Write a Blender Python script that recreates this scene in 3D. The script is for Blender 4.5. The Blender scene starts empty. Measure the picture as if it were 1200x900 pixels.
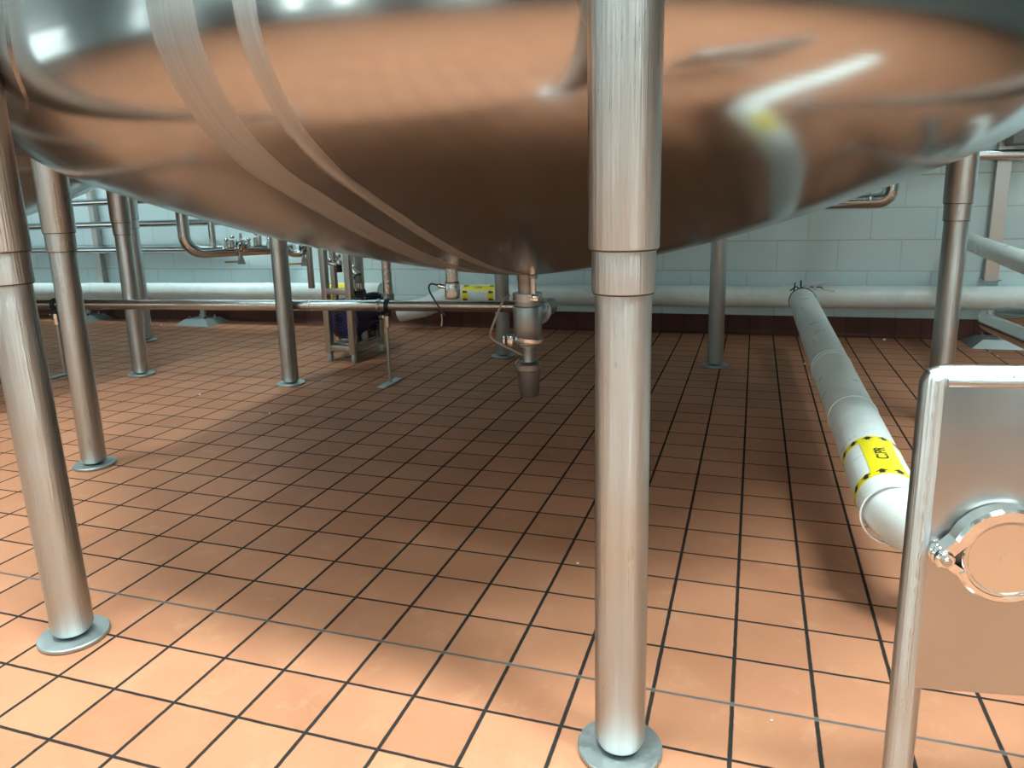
import bpy, bmesh, math, random
from mathutils import Vector, Matrix
random.seed(7)
SC = bpy.context.scene
COL = SC.collection
PI = math.pi
R = math.radians

# ------------------------------------------------------------------ camera
CAM = Vector((0.0022, -1.3897, 1.0236))
F, PITCH, ROLL, YAW = 863.3, 0.2147, -0.0253, 0.3201
PX, PY = 598.5, 419.9
fw = Vector((-math.sin(YAW)*math.cos(PITCH), math.cos(YAW)*math.cos(PITCH), -math.sin(PITCH)))
rt = Vector((math.cos(YAW), math.sin(YAW), 0)); up0 = rt.cross(fw)
RR = rt*math.cos(ROLL)+up0*math.sin(ROLL)
UU = -rt*math.sin(ROLL)+up0*math.cos(ROLL)
def ray(x, y): return RR*((x-PX)/F)-UU*((y-PY)/F)+fw
def flr(x, y, z=0.0):
    d = ray(x, y); return CAM+d*((z-CAM.z)/d.z)
def atY(x, y, Y):
    d = ray(x, y); return CAM+d*((Y-CAM.y)/d.y)
def atD(x, y, D): return CAM+ray(x, y)*D
def WY(x): return 4.25+0.03*(x-1.0)          # the back wall's face
def onW(x, y, off):                           # a point a little in front of the back wall
    d = ray(x, y); n = Vector((-0.03, 1, 0)); c = 4.25-0.03-off
    return CAM+d*((c-CAM.dot(n))/d.dot(n))
cam = bpy.data.objects.new('camera', bpy.data.cameras.new('camera')); COL.objects.link(cam)
m = Matrix((RR, UU, -fw)).transposed().to_4x4(); m.translation = CAM
cam.matrix_world = m
cam.data.sensor_width = 36; cam.data.lens = F/1200*36
cam.data.shift_x = (600-PX)/1200; cam.data.shift_y = (PY-450)/1200
cam.data.clip_start = 0.02
SC.camera = cam

# ------------------------------------------------------------------ materials
def newmat(name, col=(0.5, 0.5, 0.5), rough=0.5, metal=0.0, spec=0.5):
    m = bpy.data.materials.new(name); m.use_nodes = True
    b = m.node_tree.nodes['Principled BSDF']
    b.inputs['Base Color'].default_value = (*col, 1); b.inputs['Roughness'].default_value = rough
    b.inputs['Metallic'].default_value = metal; b.inputs['Specular IOR Level'].default_value = spec
    return m, m.node_tree, b
def nd(nt, t, **kw):
    n = nt.nodes.new(t)
    for k, v in kw.items(): setattr(n, k, v)
    return n
def mth(nt, op, a, b=None, c=None):
    n = nd(nt, 'ShaderNodeMath', operation=op)
    for i, v in enumerate((a, b, c)):
        if v is None: continue
        if isinstance(v, (int, float)): n.inputs[i].default_value = v
        else: nt.links.new(v, n.inputs[i])
    return n.outputs[0]
def mixc(nt, f, a, b, mode='MIX'):
    n = nd(nt, 'ShaderNodeMix', data_type='RGBA', blend_type=mode)
    for i, v in ((0, f), (6, a), (7, b)):
        if isinstance(v, (int, float)): n.inputs[i].default_value = v
        elif isinstance(v, tuple): n.inputs[i].default_value = (*v, 1)
        else: nt.links.new(v, n.inputs[i])
    return n.outputs[2]
def noise(nt, vec, scale, detail=2, rough=0.5):
    n = nd(nt, 'ShaderNodeTexNoise'); n.inputs['Scale'].default_value = scale
    n.inputs['Detail'].default_value = detail; n.inputs['Roughness'].default_value = rough
    if vec is not None: nt.links.new(vec, n.inputs['Vector'])
    return n.outputs['Fac']
def maprange(nt, v, a, b, c, d):
    n = nd(nt, 'ShaderNodeMapRange')
    for i, q in enumerate((a, b, c, d)): n.inputs[i+1].default_value = q
    nt.links.new(v, n.inputs[0]); return n.outputs[0]
def vscale(nt, vec, s):
    n = nd(nt, 'ShaderNodeMapping'); n.inputs['Scale'].default_value = s
    nt.links.new(vec, n.inputs['Vector']); return n.outputs[0]
def bump(nt, h, strength, dist, b):
    n = nd(nt, 'ShaderNodeBump'); n.inputs['Strength'].default_value = strength; n.inputs['Distance'].default_value = dist
    nt.links.new(h, n.inputs['Height']); nt.links.new(n.outputs[0], b.inputs['Normal'])

def steel(name, col=(0.62, 0.63, 0.62), rough=0.25, var=0.08, grain=(8, 8, 120), strength=0.15, aniso=0.0, rot=0.0, mott=6, bd=0.0006):
    m, nt, b = newmat(name, col, rough, 1.0)
    tc = nd(nt, 'ShaderNodeTexCoord').outputs['Object']
    g = noise(nt, vscale(nt, tc, grain), 6, 3, 0.6)
    big = noise(nt, tc, mott, 4, 0.6)
    r = mth(nt, 'ADD', maprange(nt, g, 0.25, 0.75, rough-var*0.5, rough+var*0.5), maprange(nt, big, 0.3, 0.7, -var*0.5, var*0.5))
    nt.links.new(r, b.inputs['Roughness'])
    nt.links.new(mixc(nt, big, tuple(c*0.93 for c in col), tuple(min(1, c*1.05) for c in col)), b.inputs['Base Color'])
    if strength: bump(nt, g, strength, bd, b)
    if aniso:
        b.inputs['Anisotropic'].default_value = aniso
        t = nd(nt, 'ShaderNodeTangent', direction_type='RADIAL', axis='Z'); nt.links.new(t.outputs[0], b.inputs['Tangent'])
        b.inputs['Anisotropic Rotation'].default_value = rot
    return m
M = {}
M['leg'] = steel('satin_steel_tube', (0.50, 0.54, 0.545), 0.33, 0.10, (45, 45, 0.3), 0.45, aniso=0.95, rot=0.25, bd=0.0032)
M['pipe'] = steel('polished_steel', (0.58, 0.60, 0.595), 0.20, 0.06, (20, 20, 20), 0.05)
M['steel'] = steel('satin_steel', (0.50, 0.51, 0.50), 0.28, 0.06, (6, 6, 6), 0.0)
M['dull'] = steel('dull_steel', (0.34, 0.355, 0.35), 0.36, 0.08, (40, 40, 2), 0.1)
M['frame'] = steel('brushed_square_tube', (0.50, 0.49, 0.46), 0.35, 0.08, (40, 40, 3), 0.15)
M['panel'] = steel('brushed_plate', (0.45, 0.455, 0.45), 0.33, 0.05, (2, 2, 90), 0.12, mott=9)
M['chrome'] = steel('bright_steel', (0.75, 0.75, 0.74), 0.12, 0.05, (10, 10, 10), 0.0)
M['galv'] = steel('zinc_plate', (0.40, 0.455, 0.46), 0.5, 0.12, (25, 25, 25), 0.35, mott=28)
M['cap'] = steel('turned_cap', (0.66, 0.65, 0.62), 0.22, 0.05, (1, 1, 1), 0.0, aniso=0.85)

def tank_material():
    m, nt, b = newmat('brushed_tank_steel', (0.60, 0.59, 0.57), 0.2, 1.0)
    tc = nd(nt, 'ShaderNodeTexCoord').outputs['Object']
    sp = nd(nt, 'ShaderNodeSeparateXYZ'); nt.links.new(tc, sp.inputs[0])
    rad = mth(nt, 'SQRT', mth(nt, 'ADD', mth(nt, 'MULTIPLY', sp.outputs[0], sp.outputs[0]), mth(nt, 'MULTIPLY', sp.outputs[1], sp.outputs[1])))
    cv = nd(nt, 'ShaderNodeCombineXYZ')
    ang = mth(nt, 'ARCTAN2', sp.outputs[1], sp.outputs[0])
    nt.links.new(mth(nt, 'MULTIPLY', rad, 260.0), cv.inputs[0]); nt.links.new(mth(nt, 'MULTIPLY', ang, 6.0), cv.inputs[1])
    nt.links.new(mth(nt, 'MULTIPLY', sp.outputs[2], 60.0), cv.inputs[2])
    g = noise(nt, cv.outputs[0], 1.0, 3, 0.6)
    # two ground-back weld seams run straight across the head; their grinding marks run along them
    x = mth(nt, 'ADD', sp.outputs[0], mth(nt, 'MULTIPLY', mth(nt, 'SUBTRACT', noise(nt, vscale(nt, tc, (0.2, 1, 1)), 2.2, 2), 0.5), 0.03))
    x = mth(nt, 'SUBTRACT', x, maprange(nt, rad, 1.45, 1.76, 0, 0.010))
    def band(c, w):
        d = mth(nt, 'ABSOLUTE', mth(nt, 'SUBTRACT', x, c)); return maprange(nt, d, w-0.006, w+0.004, 1, 0)
    bd = mth(nt, 'MAXIMUM', band(-0.100, 0.050), band(0.048, 0.021))
    s = noise(nt, vscale(nt, tc, (170, 1.5, 1.5)), 1.0, 4, 0.7)
    big = noise(nt, tc, 2.2, 3, 0.5)
    r0 = mth(nt, 'ADD', maprange(nt, g, 0.3, 0.7, 0.155, 0.195), maprange(nt, big, 0.3, 0.7, -0.02, 0.03))
    r1 = maprange(nt, s, 0.3, 0.7, 0.38, 0.58)
    mx = nd(nt, 'ShaderNodeMix'); nt.links.new(bd, mx.inputs[0]); nt.links.new(r0, mx.inputs[2]); nt.links.new(r1, mx.inputs[3])
    nt.links.new(mx.outputs[0], b.inputs['Roughness'])
    c0 = mixc(nt, big, (0.45, 0.45, 0.445), (0.50, 0.50, 0.495))
    c1 = mixc(nt, maprange(nt, s, 0.3, 0.7, 0, 1), (0.39, 0.395, 0.39), (0.52, 0.525, 0.52))
    nt.links.new(mixc(nt, bd, c0, c1), b.inputs['Base Color'])
    hh = nd(nt, 'ShaderNodeMix'); nt.links.new(bd, hh.inputs[0]); nt.links.new(mth(nt, 'MULTIPLY', g, 0.35), hh.inputs[2]); nt.links.new(s, hh.inputs[3])
    bump(nt, hh.outputs[0], 0.25, 0.0008, b)
    b.inputs['Anisotropic'].default_value = 0.6; b.inputs['Anisotropic Rotation'].default_value = 0.25
    t = nd(nt, 'ShaderNodeTangent', direction_type='RADIAL', axis='Z'); nt.links.new(t.outputs[0], b.inputs['Tangent'])
    return m
M['tank'] = tank_material()

def tile_material():
    m, nt, b = newmat('quarry_tile', (0.5, 0.2, 0.1), 0.5)
    tc = nd(nt, 'ShaderNodeTexCoord').outputs['Object']
    wob = nd(nt, 'ShaderNodeTexNoise'); wob.inputs['Scale'].default_value = 40; nt.links.new(tc, wob.inputs['Vector'])
    sp = nd(nt, 'ShaderNodeSeparateXYZ'); nt.links.new(tc, sp.inputs[0])
    ws = nd(nt, 'ShaderNodeSeparateXYZ'); nt.links.new(wob.outputs['Color'], ws.inputs[0])
    u = mth(nt, 'ADD', mth(nt, 'MULTIPLY', sp.outputs[0], 1/0.16), mth(nt, 'MULTIPLY', mth(nt, 'SUBTRACT', ws.outputs[0], 0.5), 0.012))
    v = mth(nt, 'ADD', mth(nt, 'MULTIPLY', sp.outputs[1], 1/0.16), mth(nt, 'MULTIPLY', mth(nt, 'SUBTRACT', ws.outputs[1], 0.5), 0.012))
    ru = mth(nt, 'ROUND', u); rv = mth(nt, 'ROUND', v)
    du = mth(nt, 'ABSOLUTE', mth(nt, 'SUBTRACT', u, ru)); dv = mth(nt, 'ABSOLUTE', mth(nt, 'SUBTRACT', v, rv))
    gu = maprange(nt, du, 0.021, 0.031, 1, 0); gv = maprange(nt, dv, 0.017, 0.026, 1, 0)
    gm = mth(nt, 'MAXIMUM', gu, gv)
    cell = nd(nt, 'ShaderNodeCombineXYZ'); nt.links.new(mth(nt, 'FLOOR', u), cell.inputs[0]); nt.links.new(mth(nt, 'FLOOR', v), cell.inputs[1])
    wn = nd(nt, 'ShaderNodeTexWhiteNoise'); nt.links.new(cell.outputs[0], wn.inputs['Vector'])
    big = noise(nt, tc, 3.5, 4, 0.6); fine = noise(nt, tc, 420, 2, 0.7)
    c = mixc(nt, wn.outputs['Value'], (0.285, 0.122, 0.067), (0.365, 0.162, 0.092))
    c = mixc(nt, maprange(nt, big, 0.35, 0.75, 0, 0.55), c, (0.42, 0.20, 0.11))
    c = mixc(nt, maprange(nt, noise(nt, tc, 9, 5, 0.7), 0.55, 0.75, 0, 0.35), c, (0.50, 0.28, 0.165))
    c = mixc(nt, maprange(nt, fine, 0.55, 0.8, 0, 0.25), c, (0.30, 0.12, 0.06))
    # grout: dark joints along the depth, one paler joint row where it has been renewed
    pale = maprange(nt, mth(nt, 'ABSOLUTE', mth(nt, 'SUBTRACT', v, 0.0)), 0.04, 0.05, 1, 0)
    pal2 = mth(nt, 'MULTIPLY', pale, maprange(nt, noise(nt, tc, 5, 2), 0.3, 0.6, 0.45, 1))
    gc = mixc(nt, noise(nt, tc, 60, 3), (0.014, 0.013, 0.012), (0.032, 0.029, 0.027))
    gc = mixc(nt, pal2, gc, (0.10, 0.10, 0.095))
    nt.links.new(mixc(nt, gm, c, gc), b.inputs['Base Color'])
    rr = mth(nt, 'ADD', maprange(nt, noise(nt, tc, 7, 3), 0.3, 0.7, 0.50, 0.62), mth(nt, 'MULTIPLY', gm, 0.35))
    nt.links.new(rr, b.inputs['Roughness'])
    nt.links.new(mth(nt, 'SUBTRACT', 0.15, mth(nt, 'MULTIPLY', gm, 0.14)), b.inputs['Specular IOR Level'])
    h = mth(nt, 'ADD', mth(nt, 'SUBTRACT', 1.0, gm), mth(nt, 'MULTIPLY', fine, 0.08))
    bump(nt, h, 0.6, 0.002, b)
    return m
M['tile'] = tile_material()

def base_material():
    m, nt, b = newmat('dark_cove_tile', (0.12, 0.03, 0.02), 0.5, 0.0, 0.25)
    tc = nd(nt, 'ShaderNodeTexCoord').outputs['Object']
    sp = nd(nt, 'ShaderNodeSeparateXYZ'); nt.links.new(tc, sp.inputs[0])
    u = mth(nt, 'MULTIPLY', sp.outputs[0], 1/0.16)
    du = mth(nt, 'ABSOLUTE', mth(nt, 'SUBTRACT', u, mth(nt, 'ROUND', u)))
    g = maprange(nt, du, 0.016, 0.026, 1, 0)
    wn = nd(nt, 'ShaderNodeTexWhiteNoise', noise_dimensions='1D'); nt.links.new(mth(nt, 'FLOOR', u), wn.inputs['W'])
    c = mixc(nt, wn.outputs['Value'], (0.075, 0.022, 0.015), (0.11, 0.033, 0.021))
    nt.links.new(mixc(nt, g, c, (0.03, 0.025, 0.022)), b.inputs['Base Color'])
    bump(nt, mth(nt, 'SUBTRACT', 1.0, g), 0.6, 0.002, b)
    return m
M['base'] = base_material()

def wall_material():
    m, nt, b = newmat('painted_block', (0.66, 0.72, 0.70), 0.32)
    tc = nd(nt, 'ShaderNodeTexCoord').outputs['Object']
    sp = nd(nt, 'ShaderNodeSeparateXYZ'); nt.links.new(tc, sp.inputs[0])
    h = 0.2135; w = 0.41
    v = mth(nt, 'MULTIPLY', mth(nt, 'SUBTRACT', sp.outputs[2], 0.464), 1/h)
    row = mth(nt, 'FLOOR', v)
    dv = mth(nt, 'ABSOLUTE', mth(nt, 'SUBTRACT', v, mth(nt, 'ROUND', v)))
    odd = mth(nt, 'MULTIPLY', mth(nt, 'MODULO', mth(nt, 'ADD', row, 20), 2), 0.5)
    s = mth(nt, 'ADD', sp.outputs[0], sp.outputs[1])
    u = mth(nt, 'ADD', mth(nt, 'MULTIPLY', mth(nt, 'SUBTRACT', s, 4.385), 1/w), odd)
    du = mth(nt, 'ABSOLUTE', mth(nt, 'SUBTRACT', u, mth(nt, 'ROUND', u)))
    g = mth(nt, 'MAXIMUM', maprange(nt, dv, 0.010, 0.030, 1, 0), mth(nt, 'MULTIPLY', maprange(nt, du, 0.005, 0.016, 1, 0), 0.6))
    n = noise(nt, tc, 2.0, 3)
    c = mixc(nt, n, (0.60, 0.76, 0.78), (0.66, 0.82, 0.84))
    nt.links.new(mixc(nt, mth(nt, 'MULTIPLY', g, 0.5), c, (0.30, 0.36, 0.36)), b.inputs['Base Color'])
    hh = mth(nt, 'ADD', mth(nt, 'SUBTRACT', 1.0, g), mth(nt, 'MULTIPLY', noise(nt, tc, 70, 3), 0.12))
    bump(nt, hh, 0.5, 0.003, b)
    return m
M['wall'] = wall_material()
M['sidewall'] = newmat('grey_side_wall', (0.26, 0.31, 0.31), 0.5)[0]
M['ceiling'] = newmat('grey_ceiling', (0.30, 0.33, 0.33), 0.6)[0]

def jacket():
    m, nt, b = newmat('white_pipe_jacket', (0.72, 0.80, 0.78), 0.3)
    tc = nd(nt, 'ShaderNodeTexCoord').outputs['Object']
    n = noise(nt, tc, 9, 5, 0.65)
    c = mixc(nt, maprange(nt, n, 0.35, 0.75, 0, 1), (0.82, 0.90, 0.89), (0.70, 0.77, 0.76))
    d = noise(nt, tc, 45, 4, 0.7)
    c = mixc(nt, maprange(nt, d, 0.62, 0.80, 0, 0.14), c, (0.35, 0.36, 0.34))
    nt.links.new(c, b.inputs['Base Color'])
    nt.links.new(maprange(nt, n, 0.3, 0.7, 0.24, 0.42), b.inputs['Roughness'])
    bump(nt, n, 0.15, 0.004, b)
    return m
M['jacket'] = jacket()
M['seam_shadow'] = newmat('browned_weld_and_shadow', (0.07, 0.055, 0.045), 0.6, 0.3)[0]  # browned weld and painted shadow line share this dark colour
M['black'] = newmat('black_rubber', (0.012, 0.012, 0.013), 0.4)[0]
M['cable'] = newmat('black_cable', (0.015, 0.016, 0.018), 0.35)[0]
M['ink'] = newmat('black_ink', (0.02, 0.02, 0.018), 0.5)[0]
M['yellow'] = newmat('yellow_label', (0.85, 0.72, 0.02), 0.35)[0]
M['navy'] = newmat('navy_motor_paint', (0.012, 0.012, 0.055), 0.35)[0]
M['orange'] = newmat('orange_brown_cover', (0.42, 0.13, 0.06), 0.4)[0]
M['amber'] = newmat('amber_rod', (0.30, 0.24, 0.10), 0.4)[0]
M['hose'] = newmat('clear_grey_tube', (0.42, 0.38, 0.33), 0.3)[0]
M['grey'] = newmat('grey_box_paint', (0.20, 0.23, 0.25), 0.45)[0]
M['crumb'] = newmat('white_crumb', (0.8, 0.78, 0.74), 0.6)[0]
M['tie'] = newmat('pale_plastic_tie', (0.62, 0.60, 0.58), 0.4)[0]
def lampmat():
    m, nt, b = newmat('lamp_diffuser', (0.9, 0.95, 0.95), 0.4)
    b.inputs['Emission Color'].default_value = (0.80, 1.0, 0.99, 1); b.inputs['Emission Strength'].default_value = LAMP
    return m
LAMP = 20.0
M['lamp'] = lampmat()
M['housing'] = newmat('lamp_housing', (0.7, 0.72, 0.72), 0.4)[0]

# ------------------------------------------------------------------ mesh building
def V(*a): return Vector(a)
def frame_of(d):
    d = Vector(d).normalized()
    a = Vector((0, 0, 1)) if abs(d.z) < 0.9 else Vector((1, 0, 0))
    x = a.cross(d).normalized(); return x, d.cross(x).normalized(), d
class MB:
    def __init__(s): s.v = []; s.f = []; s.sm = []
    def add(s, vs, fs, smooth=True):
        o = len(s.v); s.v += [Vector(p) for p in vs]
        for f in fs: s.f.append([i+o for i in f]); s.sm.append(smooth)
        return s
    def lathe(s, prof, c=(0, 0, 0), axis=(0, 0, 1), seg=32, arc=None, close=False):
        """prof: list of (radius, height); revolve round axis through c"""
        x, y, d = frame_of(axis); c = Vector(c); vs = []; fs = []
        n = seg if arc is None else seg+1
        a0, a1 = (0, 2*PI) if arc is None else arc
        for r, h in prof:
            for k in range(n):
                a = a0+(a1-a0)*k/seg; vs.append(c+d*h+(x*math.cos(a)+y*math.sin(a))*r)
        P = len(prof); rows = P if close else P-1
        for i in range(rows):
            j = (i+1) % P
            for k in range(seg):
                k2 = (k+1) % n if arc is None else k+1
                fs.append([i*n+k, i*n+k2, j*n+k2, j*n+k])
        if arc is None and not close:
            if prof[0][0] > 1e-6: fs.append([k for k in range(n)][::-1])
            if prof[-1][0] > 1e-6: fs.append([(P-1)*n+k for k in range(n)])
        elif arc is not None and close:
            fs.append([i*n for i in range(P)]); fs.append([i*n+seg for i in range(P)][::-1])
        return s.add(vs, fs)
    def cyl(s, a, b, r, r2=None, seg=24, ch=0.0):
        a = Vector(a); b = Vector(b); L = (b-a).length; r2 = r if r2 is None else r2
        if ch: pr = [(r-ch, 0), (r, ch), (r2, L-ch), (r2-ch, L)]
        else: pr = [(r, 0), (r2, L)]
        return s.lathe(pr, a, b-a, seg)
    def ring(s, c, axis, ri, ro, h, seg=32, arc=None):
        return s.lathe([(ri, -h/2), (ro, -h/2), (ro, h/2), (ri, h/2)], c, axis, seg, arc, True)
    def sphere(s, c, r, seg=14, sq=(1, 1, 1)):
        vs = []; fs = []; n = seg; mrow = seg//2
        for i in range(mrow+1):
            t = PI*i/mrow
            for k in range(n):
                a = 2*PI*k/n
                vs.append(Vector(c)+Vector((r*sq[0]*math.sin(t)*math.cos(a), r*sq[1]*math.sin(t)*math.sin(a), r*sq[2]*math.cos(t))))
        for i in range(mrow):
            for k in range(n): fs.append([i*n+k, (i+1)*n+k, (i+1)*n+(k+1) % n, i*n+(k+1) % n])
        return s.add(vs, fs)
    def tube(s, pts, r, seg=20, fil=None, nf=8, caps=True, radii=None):
        pts = [Vector(p) for p in pts]
        if fil:
            out = [pts[0]]
            for i in range(1, len(pts)-1):
                a, b, c = pts[i-1], pts[i], pts[i+1]
                u = (a-b); w = (c-b); L = min(u.length, w.length)*0.49
                ang = u.angle(w)
                t = min(fil/max(math.tan(ang/2), 1e-3), L)
                u.normalize(); w.normalize(); p0 = b+u*t; p2 = b+w*t
                if ang > 3.05: out.append(b); continue
                bis = (u+w).normalized(); rad = t*math.tan(ang/2); cc = b+bis*(rad/math.sin(ang/2))
                v0 = p0-cc; v2 = p2-cc; th = v0.angle(v2); ax = v0.cross(v2).normalized()
                for k in range(nf+1): out.append(cc+Matrix.Rotation(th*k/nf, 3, ax) @ v0)
            out.append(pts[-1]); pts = out
        q = [pts[0]]
        for p in pts[1:]:
            if (p-q[-1]).length > 1e-5: q.append(p)
        pts = q
        tan = []
        for i in range(len(pts)):
            a = pts[max(i-1, 0)]; b = pts[min(i+1, len(pts)-1)]; tan.append((b-a).normalized())
        x, y, d = frame_of(tan[0]); vs = []; fs = []
        for i, p in enumerate(pts):
            if i:
                rot = tan[i-1].rotation_difference(tan[i]); x = rot @ x
            x = (x-tan[i]*x.dot(tan[i])).normalized(); yy = tan[i].cross(x)
            rr = radii[i] if radii else r
            for k in range(seg):
                a = 2*PI*k/seg; vs.append(p+(x*math.cos(a)+yy*math.sin(a))*rr)
        for i in range(len(pts)-1):
            for k in range(seg): fs.append([i*seg+k, i*seg+(k+1) % seg, (i+1)*seg+(k+1) % seg, (i+1)*seg+k])
        if caps:
            fs.append(list(range(seg))[::-1]); fs.append([(len(pts)-1)*seg+k for k in range(seg)])
        return s.add(vs, fs)
    def box(s, c, size, ax=None, bev=0.0):
        """oriented box, optionally with chamfered long edges; ax = (x, y, z) unit axes"""
        x, y, z = ax if ax else (Vector((1, 0, 0)), Vector((0, 1, 0)), Vector((0, 0, 1)))
        c = Vector(c); a, b, h = (q/2 for q in size)
        if bev:
            bm = bmesh.new(); bmesh.ops.create_cube(bm, size=1)
            for v in bm.verts: v.co = Vector((v.co.x*size[0], v.co.y*size[1], v.co.z*size[2]))
            bmesh.ops.bevel(bm, geom=list(bm.edges), offset=bev, segments=3, affect='EDGES', profile=0.5)
            bm.verts.index_update()
            vs = [c+x*v.co.x+y*v.co.y+z*v.co.z for v in bm.verts]; fs = [[v.index for v in f.verts] for f in bm.faces]; bm.free()
            return s.add(vs, fs, False)
        vs = [c+x*(i*a)+y*(j*b)+z*(k*h) for k in (-1, 1) for j in (-1, 1) for i in (-1, 1)]
        return s.add(vs, [[0, 2, 3, 1], [4, 5, 7, 6], [0, 1, 5, 4], [2, 6, 7, 3], [0, 4, 6, 2], [1, 3, 7, 5]], False)
    def bar(s, a, b, w, h=None, bev=0.004, upv=None):
        a = Vector(a); b = Vector(b); d = (b-a); L = d.length; d.normalize()
        if upv is not None:
            y = (Vector(upv)-d*Vector(upv).dot(d)).normalized(); x = y.cross(d)
        else: x, y, d = frame_of(d)
        return s.box((a+b)/2, (w, h or w, L), (x, y, d), bev)
    def build(s, name, mat, parent=None, bevel=0.0):
        off = Vector((0, 0, 0)); p = parent
        while p: off = off+p.location; p = p.parent
        me = bpy.data.meshes.new(name); me.from_pydata([v-off for v in s.v], [], s.f); me.validate(); me.update()
        bm = bmesh.new(); bm.from_mesh(me); bmesh.ops.recalc_face_normals(bm, faces=bm.faces); bm.to_mesh(me); bm.free()
        if len(me.polygons) == len(s.sm):
            for pl, sm in zip(me.polygons, s.sm): pl.use_smooth = sm
        else:
            for pl in me.polygons: pl.use_smooth = True
        try: me.set_sharp_from_angle(angle=R(38))
        except Exception: pass
        me.materials.append(mat)
        o = bpy.data.objects.new(name, me); COL.objects.link(o)
        if parent: o.parent = parent
        return o
def tag(o, label=None, cat=None, group=None, kind=None):
    if label: o['label'] = label
    if cat: o['category'] = cat
    if group: o['group'] = group
    if kind: o['kind'] = kind
    return o
def empty(name, loc, label, cat, group=None):
    o = bpy.data.objects.new(name, None); COL.objects.link(o); o.location = Vector(loc); o.empty_display_size = 0.1
    return tag(o, label, cat, group)
def solo(mb, name, mat, label, cat, group=None, org=None):
    """one-mesh thing with its origin at its base"""
    lo = Vector(org) if org is not None else Vector((sum(v.x for v in mb.v)/len(mb.v), sum(v.y for v in mb.v)/len(mb.v), min(v.z for v in mb.v)))
    mb.v = [v-lo for v in mb.v]
    o = mb.build(name, mat); o.location = lo
    return tag(o, label, cat, group)

# ------------------------------------------------------------------ the room
def struct(mb, name, mat, label=None):
    o = mb.build(name, mat); o['kind'] = 'structure'
    if label: o['label'] = label
    return o
XL, XR, YF, H = -11.0, 7.6, -5.6, 5.6
struct(MB().box(((XL+XR)/2, -1.0, -0.05), (XR-XL, 11.8, 0.1)), 'floor', M['tile'], 'orange-brown square quarry tile floor with dark grout')
wb = MB().add([V(XL, WY(XL), 0), V(XR, WY(XR), 0), V(XR, WY(XR)+0.2, 0), V(XL, WY(XL)+0.2, 0),
               V(XL, WY(XL), H), V(XR, WY(XR), H), V(XR, WY(XR)+0.2, H), V(XL, WY(XL)+0.2, H)],
              [[0, 1, 5, 4], [1, 2, 6, 5], [2, 3, 7, 6], [3, 0, 4, 7], [4, 5, 6, 7], [3, 2, 1, 0]], False)
struct(wb, 'wall_back', M['wall'], 'pale painted block wall behind the tanks')
struct(MB().box((XL-0.1, -1.0, H/2), (0.2, 11.6, H)), 'wall_left', M['wall'])
struct(MB().box((XR+0.1, -1.0, H/2), (0.2, 11.6, H)), 'wall_right', M['sidewall'])
struct(MB().box(((XL+XR)/2, YF-0.1, H/2), (XR-XL, 0.2, H)), 'wall_front', M['wall'])
struct(MB().box(((XL+XR)/2, -1.0, H+0.05), (XR-XL, 11.8, 0.1)), 'ceiling', M['ceiling'])
bb = MB(); n = 60
prof = [(0.030, 0.0), (0.020, 0.006), (0.014, 0.018), (0.012, 0.04), (0.012, 0.128), (0.009, 0.138), (0.0, 0.141)]
vs = []
for x in (XL, XR):
    for d, z in prof: vs.append(V(x, WY(x)-d, z))
np_ = len(prof)
bb.add(vs, [[i, i+1, np_+i+1, np_+i] for i in range(np_-1)])
struct(bb, 'baseboard_back', M['base'], 'dark red-brown cove tile skirting along the back wall')

# ------------------------------------------------------------------ tanks
TC = Vector((-0.865, 1.46, 0)); RK0 = 1.36; RS = 1.748; TAN = 0.019; TAX = 0.003
def _knuckle(S, n=60):
    """head turning smoothly into the shell: (radius, height, slope angle, arc length)"""
    p0 = math.atan(0.11+0.21*RK0); r = RK0; z = 0.716+0.11*RK0+0.105*RK0*RK0; out = [(r, z, p0, 0.0)]
    for i in range(n):
        t = (i+0.5)/n; ph = p0+(PI/2-p0)*t**KP
        r += math.cos(ph)*S/n; z += math.sin(ph)*S/n
        out.append((r, z, p0+(PI/2-p0)*((i+1)/n)**KP, S*(i+1)/n))
    return out
KP = 2.5
_lo, _hi = 0.2, 1.2
for _ in range(50):
    _m = (_lo+_hi)/2
    if _knuckle(_m)[-1][0] > RS: _hi = _m
    else: _lo = _m
KN = _knuckle(_lo); RS = KN[-1][0]
def zhead(r):
    if r <= RK0: return 0.716+0.11*r+0.105*r*r
    for p, q in zip(KN, KN[1:]):
        if r <= q[0]: return p[1]+(q[1]-p[1])*(r-p[0])/max(q[0]-p[0], 1e-9)
    return KN[-1][1]
def kn_at(L):
    """point on the knuckle (then straight up the shell) at arc length L"""
    if L >= KN[-1][3]: return RS, KN[-1][1]+L-KN[-1][3], PI/2
    for p, q in zip(KN, KN[1:]):
        if L <= q[3]:
            t = (L-p[3])/(q[3]-p[3]); return p[0]+(q[0]-p[0])*t, p[1]+(q[1]-p[1])*t, p[2]+(q[2]-p[2])*t
def zsurf(x, y):            # relative to the tank's centre
    r = math.hypot(x, y); return zhead(min(r, RS))+TAN*y+TAX*x
TWEAK = {-112.2: (0.0, -0.026, 0.0), -67.8: (-0.0065, 0.0, 0.003), 22.5: (0.016, 0.0, 0.02)}   # leg: sideways shift, lean, height of the steps
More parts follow.
